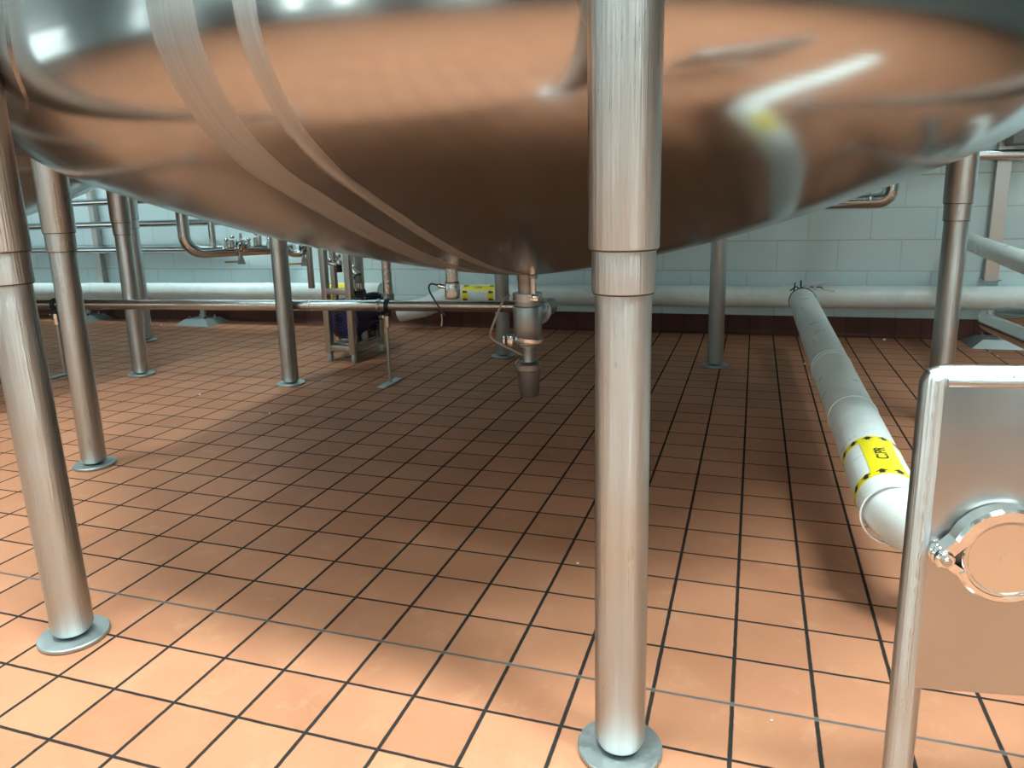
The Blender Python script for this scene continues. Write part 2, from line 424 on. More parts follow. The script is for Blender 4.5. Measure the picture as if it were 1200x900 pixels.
def tank(center, label, legs, seg=256, tweak={}):
    root = empty('storage_tank', center, label, 'tank')
    c = Vector(center)
    prof = [(0.035+(RK0-0.035)*i/44.0) for i in range(45)]
    pr = [(r, zhead(r)) for r in prof]+[(k[0], k[1]) for k in KN[1:]]
    pr += [(RS, 2.2), (RS, 3.0), (RS, 4.35), (RS-0.1, 4.5), (1.0, 4.75), (0.3, 4.85)]
    vs = []; fs = []
    for r, z in pr:
        for k in range(seg):
            a = 2*PI*k/seg; x = r*math.cos(a); y = r*math.sin(a); vs.append(c+V(x, y, z+TAN*y+TAX*x))
    for i in range(len(pr)-1):
        for k in range(seg): fs.append([i*seg+k, i*seg+(k+1) % seg, (i+1)*seg+(k+1) % seg, (i+1)*seg+k])
    fs.append([(len(pr)-1)*seg+k for k in range(seg)]); fs.append([k for k in range(seg)][::-1])
    MB().add(vs, fs).build('tank_shell', M['tank'], root)
    MB().cyl(c+V(0, 0, 4.7), c+V(0, 0, 4.98), 0.25, seg=32, ch=0.02).build('manway', M['steel'], root)
    for az in legs:
        a = R(az); rl = 1.782; lx, ly = rl*math.cos(a), rl*math.sin(a); dx_, lean, dz_ = tweak.get(az, (0, 0, 0)); b = c+V(lx+dx_, ly, 0); up_ = V(lean, 0, 1)
        sc_ = 1/math.sqrt(1+lean*lean); up_ = up_*sc_
        zt = 1.95
        leg = MB().lathe([(0.030, 0.016), (0.040, 0.020), (0.0465, 0.034), (0.0465, 0.90)], b, up_, seg=48).build('leg', M['leg'], root)
        MB().lathe([(0.0465, 0.866+dz_), (0.0515, 0.866+dz_), (0.0520, 0.868+dz_), (0.0520, 0.95+dz_), (0.0470, 0.95+dz_)], b, up_, seg=48).build('collar', M['leg'], leg)
        MB().lathe([(0.0515, 0.936+dz_), (0.0560, 0.936+dz_), (0.0572, 0.939+dz_), (0.0595, zt)], b, up_, seg=48).build('upper_sleeve', M['leg'], leg)
        MB().ring(b+up_*(0.8648+dz_), up_, 0.0460, 0.0500, 0.0030, 48).build('weld_shadow_ring', M['seam_shadow'], leg)  # dark ring: browned weld plus the shadow line painted under the step
        MB().ring(b+up_*(0.9348+dz_), up_, 0.0515, 0.0550, 0.0030, 48).build('weld_shadow_ring', M['seam_shadow'], leg)
        MB().lathe([(0.0, 0.0), (0.076, 0.0), (0.079, 0.003), (0.079, 0.010), (0.077, 0.012), (0.0, 0.012)], b, seg=48).build('foot_plate', M['galv'], leg)
        MB().cyl(b+V(0, 0, 0.011), b+V(0, 0, 0.04), 0.022, seg=24).build('foot_stem', M['black'], leg)
        # reinforcing pad hugging the head above the leg
        U = Vector((math.cos(a), math.sin(a), 0)); T = Vector((-math.sin(a), math.cos(a), 0))
        vs = []; fs = []; NI, NJ = 24, 16
        LP0 = next(k[3] for k in KN if k[0] > 1.70)
        def pt(i, j, off):
            v = i/NI; hw = 0.088*math.sqrt(max(0.0, 1-(1-min(v/0.40, 1))**2)) if v < 0.4 else 0.088
            r, z, ph = kn_at(LP0+v*0.50); nr, nz = math.sin(ph), -math.cos(ph)
            aa = a+hw*(2*j/NJ-1)/r; cu_, su_ = math.cos(aa), math.sin(aa)
            x = cu_*(r+nr*off); y = su_*(r+nr*off)
            return c+Vector((x, y, z+nz*off+TAN*y+TAX*x))
        for off in (0.0045, -0.002):
            for i in range(NI+1):
                for j in range(NJ+1): vs.append(pt(i, j, off))
        N1 = (NI+1)*(NJ+1)
        for i in range(NI):
            for j in range(NJ):
                q = [i*(NJ+1)+j, i*(NJ+1)+j+1, (i+1)*(NJ+1)+j+1, (i+1)*(NJ+1)+j]; fs.append(q)
            fs.append([i*(NJ+1), (i+1)*(NJ+1), N1+(i+1)*(NJ+1), N1+i*(NJ+1)])
            fs.append([i*(NJ+1)+NJ, N1+i*(NJ+1)+NJ, N1+(i+1)*(NJ+1)+NJ, (i+1)*(NJ+1)+NJ])
        MB().add(vs, fs).build('reinforcing_pad', M['tank'], leg)
    return root
LEGS = [-112.2, -67.8, -22.5, 22.5, 67.8, 112.2, 157.5, -157.5]
main = tank(TC, 'big brushed steel tank overhead on tall stepped legs, filling the top of the picture', LEGS, 256, TWEAK)
nb = tank((-5.245, 1.46, 0), 'second steel tank on legs, glimpsed at far left behind the first', [67.8, 22.5, -22.5, 112.2, -67.8], 160, {67.8: (0.085, 0.0, 0.0)})

# ------------------------------------------------------------------ outlet valve under the tank
vc = atY(618.5, 343, 1.46); vx, vy = TC.x, TC.y
def vz(y): return atY(619, y, 1.46).z
vr = empty('outlet_valve', (vx, vy, vz(463)), 'grey steel outlet valve assembly hanging from the centre of the tank bottom', 'valve')
b = V(vx, vy, 0)
MB().lathe([(0.040, vz(316)), (0.040, vz(327)), (0.037, vz(329)), (0.037, vz(343))], b, seg=32).build('outlet_neck', M['dull'], vr)
cl = MB(); cl.ring(b+V(0, 0, vz(347.5)), (0, 0, 1), 0.036, 0.060, vz(343)-vz(352), 36)
cl = cl.build('clamp_ring', M['steel'], vr)
MB().box(b+V(0.045, -0.045, vz(347.5)), (0.034, 0.026, 0.026), bev=0.004).build('clamp_lug', M['chrome'], cl)
MB().lathe([(0.050, vz(351)), (0.050, vz(357.6)), (0.0575, vz(358.4)), (0.0585, vz(359)), (0.0585, vz(395)), (0.057, vz(396)), (0.050, vz(397)), (0.050, vz(402)), (0.034, vz(404)), (0.034, vz(406))], b, seg=40).build('valve_body', M['dull'], vr)
lc = MB().ring(b+V(0.004, 0, vz(397)), (0.12, 0.05, 1), 0.052, 0.064, 0.014, 40).build('lower_clamp', M['chrome'], vr)
wn = MB()
wn.cyl(b+V(-0.055, -0.02, vz(398)), b+V(-0.10, -0.045, vz(394)), 0.006)
wn.box(b+V(-0.062, -0.045, vz(398)), (0.026, 0.02, 0.050), bev=0.005)
wn.box(b+V(-0.085, -0.05, vz(397)), (0.010, 0.028, 0.040), bev=0.003)
wn.build('wing_nut', M['chrome'], lc)
MB().lathe([(0.024, vz(404)), (0.0225, vz(409)), (0.0225, vz(420)), (0.028, vz(425))], b, seg=28).build('stem_neck', M['dull'], vr)
ac = MB().lathe([(0.030, vz(423)), (0.048, vz(424.5)), (0.053, vz(426)), (0.053, vz(432)), (0.0475, vz(433)), (0.0465, vz(436)), (0.042, vz(460)), (0.038, vz(463)), (0.0, vz(463.5))], b, seg=40).build('actuator', M['dull'], vr)
MB().cyl(b+V(0, 0, vz(466)), b+V(0, 0, vz(462)), 0.007).build('vent_plug', M['chrome'], ac)
MB().cyl(b+V(-0.045, -0.02, vz(426)), b+V(-0.028, -0.03, vz(420)), 0.008).build('air_port', M['chrome'], ac)
# side branch of the valve: leaves to the back right, elbows to the long pipe
br = MB()
PDb = atY(590, 359, 2.27)
p0 = b+V(0.008, 0.0, vz(370)); p1 = V(-0.985, 2.27, PDb.z+0.01); p2 = V(-1.15, 2.27, PDb.z)
br.tube([p0, p1, p2], 0.043, fil=0.10)
br = br.build('side_branch', M['dull'], vr)
MB().ring(p1*0.35+p0*0.65, (p1-p0), 0.041, 0.058, 0.02).build('branch_clamp', M['steel'], br)
# small probe beside the neck
pr = empty('temperature_probe', b+V(0.035, -0.03, vz(342)), 'short bright steel probe stub right of the outlet neck', 'probe')
MB().cyl(b+V(0.036, -0.035, vz(343)), b+V(0.036, -0.035, vz(324)), 0.013, ch=0.002).build('probe_body', M['chrome'], pr)
MB().cyl(b+V(0.036, -0.035, vz(325)), b+V(0.036, -0.035, vz(321)), 0.019, ch=0.002).build('probe_collar', M['dull'], pr)
# air tube loop
hz = MB()
pts = [atY(x, y, Y) for x, y, Y in [(597, 346, 1.42), (590, 351, 1.38), (583, 367, 1.36), (575, 388, 1.36), (574, 394, 1.37), (580, 400, 1.38), (596, 408, 1.40), (612, 416, 1.425)]]
hz.tube(pts, 0.0042, 10, fil=0.03, nf=4)
solo(hz, 'air_tube', M['hose'], 'thin translucent air tube looping down left of the outlet valve', 'tube')

# ------------------------------------------------------------------ level sensor and its cable
sx, sy = -1.0, 1.0
def sz(y): return atY(528, y, 1.0).z
sr = empty('level_sensor', (sx, sy, sz(349)), 'stubby two-step steel level sensor under the tank left of the outlet', 'sensor')
q = V(sx, sy, 0)
MB().lathe([(0.022, sz(349)-0.002), (0.025, sz(348)), (0.0262, sz(346)), (0.0262, sz(333)), (0.024, sz(331)), (0.0, sz(331))], q, seg=36).build('sensor_head', M['steel'], sr)
MB().lathe([(0.0235, sz(331)), (0.0245, sz(330)), (0.0, sz(330))], q, seg=36).build('gasket', M['black'], sr)
MB().lathe([(0.0215, sz(330)), (0.0215, sz(308))], q, seg=36).build('weld_socket', M['steel'], sr)
MB().cyl(q+V(-0.022, -0.012, sz(336)), q+V(-0.045, -0.018, sz(334)), 0.0075, seg=14).build('cable_gland', M['chrome'], sr)
cb = MB()
cp = [q+V(-0.040, -0.018, sz(334)), q+V(-0.058, -0.022, sz(332.5))] + [atY(x, y, 0.985) for x, y in [(505, 332), (502, 336), (504, 343), (510, 353), (517, 364), (521, 369)]]
cb.tube(cp, 0.0032, 10, fil=0.02, nf=4)
solo(cb, 'sensor_cable', M['cable'], 'thin black cable curling down from the level sensor', 'cable')
cb = MB(); cb.tube([atY(517.3, 368, 0.99), atY(518, 375, 0.99), atY(517.5, 382, 0.99)], 0.0024, 8)
solo(cb, 'cable_tail', M['hose'], 'short pale cable end hanging below the black sensor cable', 'cable')

# ------------------------------------------------------------------ long steel pipe low across the back and its stands
PA = atY(-60, 354, 1.95); PB = atY(30, 356.5, 2.0); PC = atY(452, 358, 2.27); PD = atY(590, 359, 2.27)
cr = empty('steel_pipe_run', V(PC.x, PC.y, PC.z-0.03), 'long bare steel pipe running low from the left edge to the outlet valve', 'pipe')
MB().tube([PA+(PA-PB)*2, PB, PC, PD, V(-1.16, 2.27, PD.z)], 0.031, 24).build('pipe_tube', M['pipe'], cr)
for px in (97, 372): 
    p = PB+(PC-PB)*((px-30)/422.0)
    MB().ring(p, PC-PB, 0.030, 0.0318, 0.006).build('weld_bead', M['steel'], cr)
MB().ring(atY(444, 358, 2.265), PC-PB, 0.030, 0.036, 0.014).build('pipe_collar', M['steel'], cr)
def pipe_stand(p, foot, label, long=True):
    f = Vector((p.x, p.y, 0)) if foot is None else foot
    r = empty('pipe_stand', f, label, 'pipe stand')
    st = MB(); st.box(f+V(0.0, 0.0, 0.006), (0.05, 0.22, 0.012), bev=0.003); st.build('base_plate', M['galv'], r)
    top = V(p.x, p.y, p.z-0.10)
    MB().cyl(f+V(0, 0, 0.01), top, 0.0085, seg=12).build('rod', M['frame'], r)
    cpn = MB().cyl(V(p.x, p.y, p.z-0.125), V(p.x, p.y, p.z-0.055), 0.018, seg=6).build('adjusting_nut', M['chrome'], r)
    hg = MB().ring(p+V(0.012, 0, 0), PC-PB, 0.031, 0.040, 0.020, 28).build('pipe_hanger', M['black'], r)
    MB().box(p+V(0.012, 0, -0.048), (0.02, 0.03, 0.02), bev=0.003).build('hanger_lug', M['black'], hg)
    MB().cyl(p+V(0.0, -0.04, -0.058), p+V(0.0, 0.04, -0.058), 0.006, seg=8).build('bolt', M['chrome'], hg)
pipe_stand(V(PC.x, PC.y, PC.z), None, 'thin adjustable pipe stand with flat foot, standing right of the pump cart')
t_ = (67-30)/422.0; p2_ = PB+(PC-PB)*t_
pipe_stand(p2_, None, 'thin pipe stand at far left, seen between two tank legs')
# riser tee'd off the steel pipe up to the tank
rs = MB(); a = atY(455, 350, 2.40); top = atY(449, 300, 2.40)
rs = empty('riser_pipe', V(a.x, a.y, a.z-0.02), 'upright steel riser pipe behind the low pipe, right of the pump cart', 'pipe')
MB().cyl(V(a.x, a.y, a.z-0.02), V(a.x, a.y, 1.12), 0.027, seg=24).build('riser_tube', M['steel'], rs)
MB().cyl(V(a.x, a.y, a.z-0.022), V(a.x, a.y, a.z+0.03), 0.034, seg=24, ch=0.004).build('end_cap', M['dull'], rs)

# ------------------------------------------------------------------ insulated pipes and their labels
def wrap_label(parent, A, B, r, s0, s1, phi, strip=True, text='CIPR', flip=1, band=0.022, nar=12, stripw=None, dirs=1):
    """label on a pipe from A to B (radius r) between distances s0 and s1; phi = angle of the printed strip"""
    d = (B-A).normalized(); x = V(0, 0, 1); x = (x-d*x.dot(d)).normalized(); y = d.cross(x)
    def P(s, a, off): return A+d*s+(x*math.cos(a)+y*math.sin(a))*(r+off)
    lab = MB(); SG = 72; seg = 48
    for sa, sb in ((s0, s0+band), (s1-band, s1)):
        vs = []; fs = []
        for k in range(SG+1):
            a = 2*PI*k/SG
            for s_, o in ((sa, 0.0003), (sa, 0.0012), (sb, 0.0012), (sb, 0.0003)): vs.append(P(s_, a, o))
        for k in range(SG):
            for j in range(3): fs.append([k*4+j, k*4+j+1, (k+1)*4+j+1, (k+1)*4+j])
        lab.add(vs, fs)
    hw = (stripw or (s1-s0)*0.30)/r/2
    if strip:
        vs = []; fs = []
        for k in range(13):
            a = phi-hw+2*hw*k/12; vs.append(P(s0+band, a, 0.0012)); vs.append(P(s1-band, a, 0.0012))
        for k in range(12): fs.append([2*k, 2*k+1, 2*k+3, 2*k+2])
        lab.add(vs, fs)
    lo = lab.build('pipe_label', M['yellow'], parent); lo['label'] = 'yellow arrow label with black print'
    h = band*0.43
    for sc in (s0+band/2, s1-band/2):
        ar = MB()
        for k in range(nar):
            a0 = 2*PI*(k+0.5)/nar
            shp = [(-h*0.8, -0.40*h), (0.0, -0.40*h), (0.0, -h), (h, 0.0), (0.0, h), (0.0, 0.40*h), (-h*0.8, 0.40*h)]
            vs = [P(sc+dirs*u, a0+v/r*1.15, 0.002) for u, v in shp]; vc_ = P(sc, a0, 0.002)
            n_ = len(vs); ar.add([vc_]+vs, [[0, i+1, (i+1) % n_+1] for i in range(n_)])
        ar.build('arrow_marks', M['ink'], lo)
    if text:
        cu = bpy.data.curves.new('t', 'FONT'); cu.body = text; cu.size = hw*r*0.95; cu.align_x = 'CENTER'; cu.align_y = 'CENTER'; cu.offset = hw*r*0.012
        ob = bpy.data.objects.new('t', cu); COL.objects.link(ob)
        me = bpy.data.meshes.new_from_object(ob.evaluated_get(bpy.context.evaluated_depsgraph_get()))
        bpy.data.objects.remove(ob)
        tm = MB(); sm = (s0+s1)/2
        tm.add([P(sm+flip*v.co.x, phi-flip*v.co.y/r, 0.0022) for v in me.vertices], [list(p.vertices) for p in me.polygons], False)
        tm.build('printed_text', M['ink'], lo); bpy.data.meshes.remove(me)
IR = 0.077
# right-hand run along the wall, with the bend at its left end
ra = onW(1260, 350, 0.15); rb_ = onW(528, 345, 0.15)
ins = empty('insulated_wall_pipe', V(0, WY(0)-0.15, onW(800, 348, .15).z-IR), 'thick white jacketed pipe along the foot of the back wall, right of the outlet valve', 'pipe')
far = ra+(ra-rb_).normalized()*2.2; far.x = min(far.x, XR-0.02)
pe = [far, rb_, rb_+V(-0.20, -0.05, -0.10), rb_+V(-0.42, -0.08, -0.14)]
MB().tube(pe, IR, 32, fil=0.28, nf=12).build('jacket', M['jacket'], ins)
for px in (700, 905, 1075):
    q = onW(px, 348, 0.15); t = (q-rb_).dot((far-rb_).normalized()); q = rb_+(far-rb_).normalized()*t
    MB().ring(q, far-rb_, IR-0.001, IR+0.0015, 0.03, 36).build('jacket_seam', M['jacket'], ins)
la = rb_; sA = (onW(545, 345, 0.15)-rb_).length; sB = (onW(582, 345, 0.15)-rb_).length
wrap_label(ins, rb_, far, IR, sA, sB, R(40), text='CIPR', flip=1, band=0.05, nar=8, stripw=0.06)
# left-hand run
lb = onW(447, 342.5, 0.15); lm = onW(200, 341.5, 0.15); lft = onW(40, 341, 0.15); lf2 = lft+(lft-lb).normalized()*3.2; lf2.x = max(lf2.x, XL+0.02); lf2.y = min(lf2.y, WY(lf2.x)-0.09)
ins2 = empty('insulated_wall_pipe', V(lm.x, lm.y, lm.z-IR), 'thick white jacketed pipe along the back wall, left of the riser pipe', 'pipe')
MB().tube([lf2, lb], IR, 32).build('jacket', M['jacket'], ins2)
for px in (110, 372, 315):
    q = lf2+(lb-lf2)*((onW(px, 342, .15)-lf2).length/(lb-lf2).length)
    MB().ring(q, lb-lf2, IR-0.001, IR+0.003, 0.05, 36).build('jacket_seam', M['jacket'], ins2)
s0_ = (onW(386, 342, .15)-lf2).length; s1_ = (onW(425, 342, .15)-lf2).length
wrap_label(ins2, lf2, lb, IR, s0_, s1_, R(42), text=None, band=0.06, nar=8, stripw=0.06)
# the loose-ended sloping pipe towards the camera
c0 = atD(940, 352, 4.55); c1 = atD(1025, 548, 2.06)
cd = (c1-c0).normalized(); c2 = atD(1046, 603, 1.86)
cr_ = 0.077
sp = empty('insulated_pipe', V(c1.x, c1.y, c1.z-cr_), 'white jacketed pipe sloping from wall to steel panel, with bright yellow CIPR label', 'pipe')
e1 = c1+cd*0.36; e2 = e1+V(0.34, -0.06, -0.02)
MB().tube([c0, e1, e2, e2+V(0.8, 0, 0)], cr_, 40, fil=0.17, nf=16).build('jacket', M['jacket'], sp)
for t, w in ((0.60, 0.004), (0.615, 0.006), (0.84, 0.005)):
    L = (c1-c0).length; MB().ring(c0+cd*L*t, cd, cr_-0.001, cr_+0.0025, w, 40).build('jacket_seam', M['jacket'], sp)
q0 = e1-cd*0.06
MB().ring(q0, cd, cr_-0.001, cr_+0.003, 0.012, 40).build('jacket_seam', M['jacket'], sp)
# label: between the image rows of its two bands
L = (c1-c0).length
def s_at(py):
    lo, hi = 0.0, L+0.5
    for _ in range(50):
        mid = (lo+hi)/2; P_ = c0+cd*mid; dd = P_-CAM; y_ = PY-F*dd.dot(UU)/dd.dot(fw)
        if y_ < py: lo = mid
        else: hi = mid
    return lo
wrap_label(sp, c0, c1, cr_, s_at(541), s_at(588), R(2), text='CIPR', flip=-1, band=0.032, nar=12, stripw=0.085, dirs=-1)
# wire ties round the loose end
tw = empty('wire_tie', c0+V(0, 0, cr_), 'dark twisted wires and pale strap tail on far end of the sloping white pipe', 'wire tie')
w = MB(); zt = c0+V(0, 0.02, cr_)
for k in range(4):
    a = -0.07+0.045*k; w.tube([zt+V(a, 0.0, -0.02+0.004*k), zt+V(a+0.03, -0.03, 0.012), zt+V(a+0.055, 0.01, -0.012)], 0.004, 8, fil=0.01)
w.tube([zt+V(-0.05, 0, -0.03), zt+V(-0.045, 0, 0.03)], 0.004, 8); w.tube([zt+V(-0.01, 0, -0.02), zt+V(-0.012, 0, 0.045)], 0.005, 8)
w.ring(c0+cd*0.02, cd, cr_, cr_+0.004, 0.008, 36)
w.build('twisted_wire', M['black'], tw)
st = MB(); st.box(zt+V(0.10, 0.0, 0.028), (0.20, 0.004, 0.014), (V(0.985, 0, 0.17), V(0, 1, 0), V(-0.17, 0, 0.985)), 0.001)
st.box(zt+V(0.09, -0.03, -0.004), (0.18, 0.004, 0.008), (V(0.99, 0, -0.12), V(0, 1, 0), V(0.12, 0, 0.99)), 0.001)
st.build('strap_tail', M['tie'], tw)

# ------------------------------------------------------------------ floor supports of the wall pipes
def floor_support(px, py, label, w=0.36, d=0.30):
    f = flr(px, py); f.y = min(f.y, WY(f.x)-d/2-0.02)
    r = empty('pipe_support', (f.x, f.y, 0), label, 'pipe support', 'plates holding up the wall pipe')
    a, b2 = w/2, d/2; t = 0.62; h = 0.05
    vs = [f+V(-a, -b2, 0), f+V(a, -b2, 0), f+V(a, b2, 0), f+V(-a, b2, 0), f+V(-a*t, -b2*t, h), f+V(a*t, -b2*t, h), f+V(a*t, b2*t, h), f+V(-a*t, b2*t, h)]
    for v in vs: v.z = max(0.0, v.z)
    MB().add(vs, [[3, 2, 1, 0], [4, 5, 6, 7], [0, 1, 5, 4], [1, 2, 6, 5], [2, 3, 7, 6], [3, 0, 4, 7]], False).build('base_plate', M['galv'], r)
    MB().cyl(f+V(0, 0.02, h-0.005), f+V(0, 0.02, 0.20), 0.028, seg=16).build('post', M['galv'], r)
    for i, j in ((-1, -1), (1, -1), (-1, 1), (1, 1)):
        MB().cyl(f+V(i*a*0.45, j*b2*0.45, h), f+V(i*a*0.45, j*b2*0.45, h+0.025), 0.012, seg=6).build('bolt', M['chrome'], r)
floor_support(238, 379, 'galvanised floor support plate below the left wall pipe, left of the pump cart')
floor_support(114, 373, 'galvanised floor support plate at far left between two tank legs', 0.30)
floor_support(1168, 402, 'galvanised floor plate with bolts at the right edge above the steel panel', 0.40)

# ------------------------------------------------------------------ left wall rails on a strut
rails = [(246, 260, 1.0), (60, 265, 1.0)]
def rail(name, ya, yb, xa, xb, off, r, label):
    A = onW(xa, ya, off); B = onW(xb, yb, off); A = A+(A-B)*0.12
    A.x = max(A.x, XL+0.1)
    return solo(MB().cyl(A, B, r, seg=20), name, M['pipe'], label, 'pipe', 'steel pipes on the left wall', org=(A+B)/2)
rail('wall_pipe', 241, 231, 30, 260, 0.10, 0.029, 'topmost of the three bare steel pipes on the back wall at left')
rail('wall_pipe', 266, 258, 30, 330, 0.10, 0.031, 'middle of the three bare steel pipes on the back wall at left')
rail('wall_pipe', 294, 291, 30, 345, 0.10, 0.031, 'lowest of the three bare steel pipes on the back wall at left')
def strut(px, y0, y1, label, w=0.055):
    A = onW(px, y0, 0.035); zb = onW(px, y1, 0.035).z
    r = empty('strut_channel', V(A.x, A.y, zb), label, 'strut')
    s_ = MB()
    s_.box(V(A.x, A.y-0.024, (A.z+zb)/2), (w, 0.005, A.z-zb)); s_.box(V(A.x-w/2, A.y, (A.z+zb)/2), (0.004, 0.05, A.z-zb)); s_.box(V(A.x+w/2, A.y, (A.z+zb)/2), (0.004, 0.05, A.z-zb))
    s_.build('channel', M['frame'], r)
    MB().box(V(A.x, A.y+0.01, zb+0.004), (w+0.05, 0.06, 0.008), bev=0.002).build('end_plate', M['galv'], r)
strut(101, 190, 331, 'steel strut channel on the back wall behind the three left pipes')
strut(1184, 120, 329, 'steel strut channel on the back wall at right', 0.075)
rp = solo(MB().cyl(onW(985, 184, 0.12), onW(1290, 180, 0.12), 0.034, seg=24), 'wall_pipe', M['pipe'], 'single bare steel pipe high on the back wall at the right edge', 'pipe')
jb = onW(1205, 146, 0.12)
jr = empty('junction_box', V(jb.x, jb.y, jb.z-0.12), 'dark grey electrical box above the pipe at the right edge', 'box')
jx = MB().box(jb, (0.20, 0.12, 0.24), bev=0.008).build('enclosure', M['grey'], jr)
MB().box(jb+V(0, -0.065, 0), (0.185, 0.012, 0.225), bev=0.004).build('lid', M['grey'], jr)

# ------------------------------------------------------------------ U-shaped manifold at left with valves
mr0 = atY(224, 291, 2.55)
A1 = atY(214, 262, 2.55); A2 = V(A1.x, 2.55, atY(217, 296.5, 2.55).z); A3 = atY(322, 291.5, 3.0)
mf = empty('valve_manifold', V(A2.x, A2.y, A2.z-0.04), 'curved steel pipe dropping from the tank at left with a row of small hand valves', 'manifold')
A0 = V(A1.x, A1.y, H-0.01)
MB().tube([A0, A2, A3], 0.038, 28, fil=0.115, nf=14).build('manifold_pipe', M['pipe'], mf)
u = (A3-A2).normalized()
b3 = A2+(A3-A2)*0.30
MB().cyl(V(b3.x, b3.y, b3.z), V(b3.x, b3.y+0.02, H-0.01), 0.0215, seg=20).build('branch_pipe', M['pipe'], mf)
def butterfly(P_, parent, sc=1.0, up_=True):
    v = MB().ring(P_, u, 0.034*sc, 0.056*sc, 0.024, 28).build('butterfly_valve', M['steel'], parent)
    MB().ring(P_+u*0.022, u, 0.034*sc, 0.050*sc, 0.012, 28).build('valve_clamp', M['chrome'], v)
    MB().ring(P_-u*0.022, u, 0.034*sc, 0.050*sc, 0.012, 28).build('valve_clamp', M['chrome'], v)
    st = MB(); st.cyl(P_+V(0, -0.02, -0.04), P_+V(0, -0.03, -0.085), 0.009, seg=12)
    q = P_+V(0, -0.03, -0.085); st.add([q+V(-0.010, 0, 0.03), q+V(0.010, 0, 0.03), q+V(0.035, 0, -0.035), q+V(-0.020, 0, -0.035), q+V(-0.010, 0.012, 0.03), q+V(0.010, 0.012, 0.03), q+V(0.035, 0.012, -0.035), q+V(-0.020, 0.012, -0.035)],
           [[0, 1, 2, 3], [4, 7, 6, 5], [0, 4, 5, 1], [1, 5, 6, 2], [2, 6, 7, 3], [3, 7, 4, 0]], False)
    st.build('lever', M['dull'], v)
    MB().cyl(q+V(-0.015, 0.006, -0.018), q+V(-0.125, 0.006, -0.022), 0.007, seg=10).build('grip', M['amber'], v)
    if up_:
        MB().cyl(P_+V(0, 0, 0.05), P_+V(0, 0, 0.085), 0.010, seg=12).build('stem', M['chrome'], v)
butterfly(atY(283, 289, 2.80)+V(0, 0, 0.005), mf, 0.92)
for px, py, Y, hh in ((265, 286, 2.72, 0.035), (272, 285, 2.75, 0.05), (291, 284, 2.85, 0.03), (300, 283, 2.88, 0.06), (304, 282.5, 2.90, 0.075), (315, 286, 2.95, 0.045)):
    P_ = atY(px, py+1.5, Y)
    hv = MB().cyl(P_+V(0, 0, -0.02), P_+V(0, 0, hh*0.6), 0.016, seg=14, ch=0.003).build('sample_valve', M['chrome'], mf)
    MB().sphere(P_+V(0.006, 0, hh), 0.016, 12, (1, 1, 0.8)).build('valve_knob', M['chrome'], hv)
# end clamp with lever by the leg, then the second loop right of the leg
Pe = A3
e = MB().ring(Pe+u*0.02, u, 0.02, 0.054, 0.020, 28).build('end_clamp', M['dull'], mf)
MB().cyl(Pe+u*0.02, Pe+u*0.12, 0.024, seg=18).build('end_spigot', M['dull'], mf)
MB().cyl(Pe+u*0.06+V(0, 0, 0.03), Pe+u*0.06+V(0, 0, 0.075), 0.011, seg=12).build('stem', M['chrome'], mf)
m2 = atY(352, 296, 3.05)
lp = empty('pipe_loop', m2+V(0, 0, -0.05), 'small curled steel pipe with lever valve, between a tank leg and the pump cart', 'pipe')
lpts = [atY(336, 292, 3.02), atY(342, 297, 3.05), atY(353, 297.5, 3.08), atY(355, 290, 3.1), atY(355, 276, 3.12)]
MB().tube(lpts, 0.026, 20, fil=0.05).build('loop_pipe', M['pipe'], lp)
butterfly(atY(357, 291, 3.06), lp, 0.8)

# ------------------------------------------------------------------ pump cart
F0 = flr(388, 423); F1 = flr(415.5, 425)
ex = (F1-F0); ex.z = 0; wd = ex.length; ex.normalize(); ey = V(-ex.y, ex.x, 0)
fbk = flr(447, 412); dpt = max(0.45, (fbk-F1).dot(ey)); sk = (fbk-F1).dot(ex)
ey2 = (fbk-F1); ey2.z = 0; dpt = ey2.length; ey2.normalize()
pc = empty('pump_cart', (F0+F1)/2+ey2*dpt*0.5, 'upright square-tube steel pump cart under the tank, holding a navy blue motor', 'cart')
TW = 0.042
def cart_z(py, Y): return atY(400, py, Y).z
zb = 0.10
topz = 1.06
posts = [F0, F1, F0+ey2*dpt, F1+ey2*dpt]
tops = [topz, topz, 0.50, 1.02]
for P_, tz in zip(posts, (topz, topz, 1.1, 0.26)):
    po = MB().bar(P_+V(0, 0, 0.055), P_+V(0, 0, tz), TW, upv=ex).build('post', M['frame'], pc)
    MB().lathe([(0.0, 0.0), (0.017, 0.0), (0.019, 0.006), (0.019, 0.04), (0.012, 0.058)], P_, seg=18).build('foot', M['galv'], po)
zl = atY(398, 408, (F0.y+F1.y)/2).z
for z_ in (zl, atY(400, 341.5, (F0.y+F1.y)/2).z):
    MB().bar(F0+V(0, 0, z_), F1+V(0, 0, z_), TW*0.9, upv=(0, 0, 1)).build('crossbar', M['frame'], pc)
for P_ in (F0, F1):
    MB().bar(P_+V(0, 0, zl), P_+ey2*dpt+V(0, 0, zl), TW*0.9, upv=(0, 0, 1)).build('side_rail', M['frame'], pc)
MB().bar(posts[2]+V(0, 0, zl), posts[3]+V(0, 0, zl), TW*0.9, upv=(0, 0, 1)).build('crossbar', M['frame'], pc)
# two thinner uprights behind, carrying the pump pipework
for px, Y, tz in ((393, 3.0, 1.08), (424, 2.95, 1.06), (366, 3.05, 1.1)):
    q = atY(px, 345, Y); MB().bar(V(q.x, q.y, zl if px != 366 else 0.44), V(q.x, q.y, tz), 0.034, upv=ex).build('upright', M['frame'], pc)
MB().box((F0+F1)/2+ey2*dpt*0.55+V(0, 0, zl+0.024), (wd*0.96, dpt*0.9, 0.008), (ex, ey2.cross(V(0,0,1)).cross(ey2)*0+ey2, V(0, 0, 1))).build('deck_plate', M['frame'], pc)
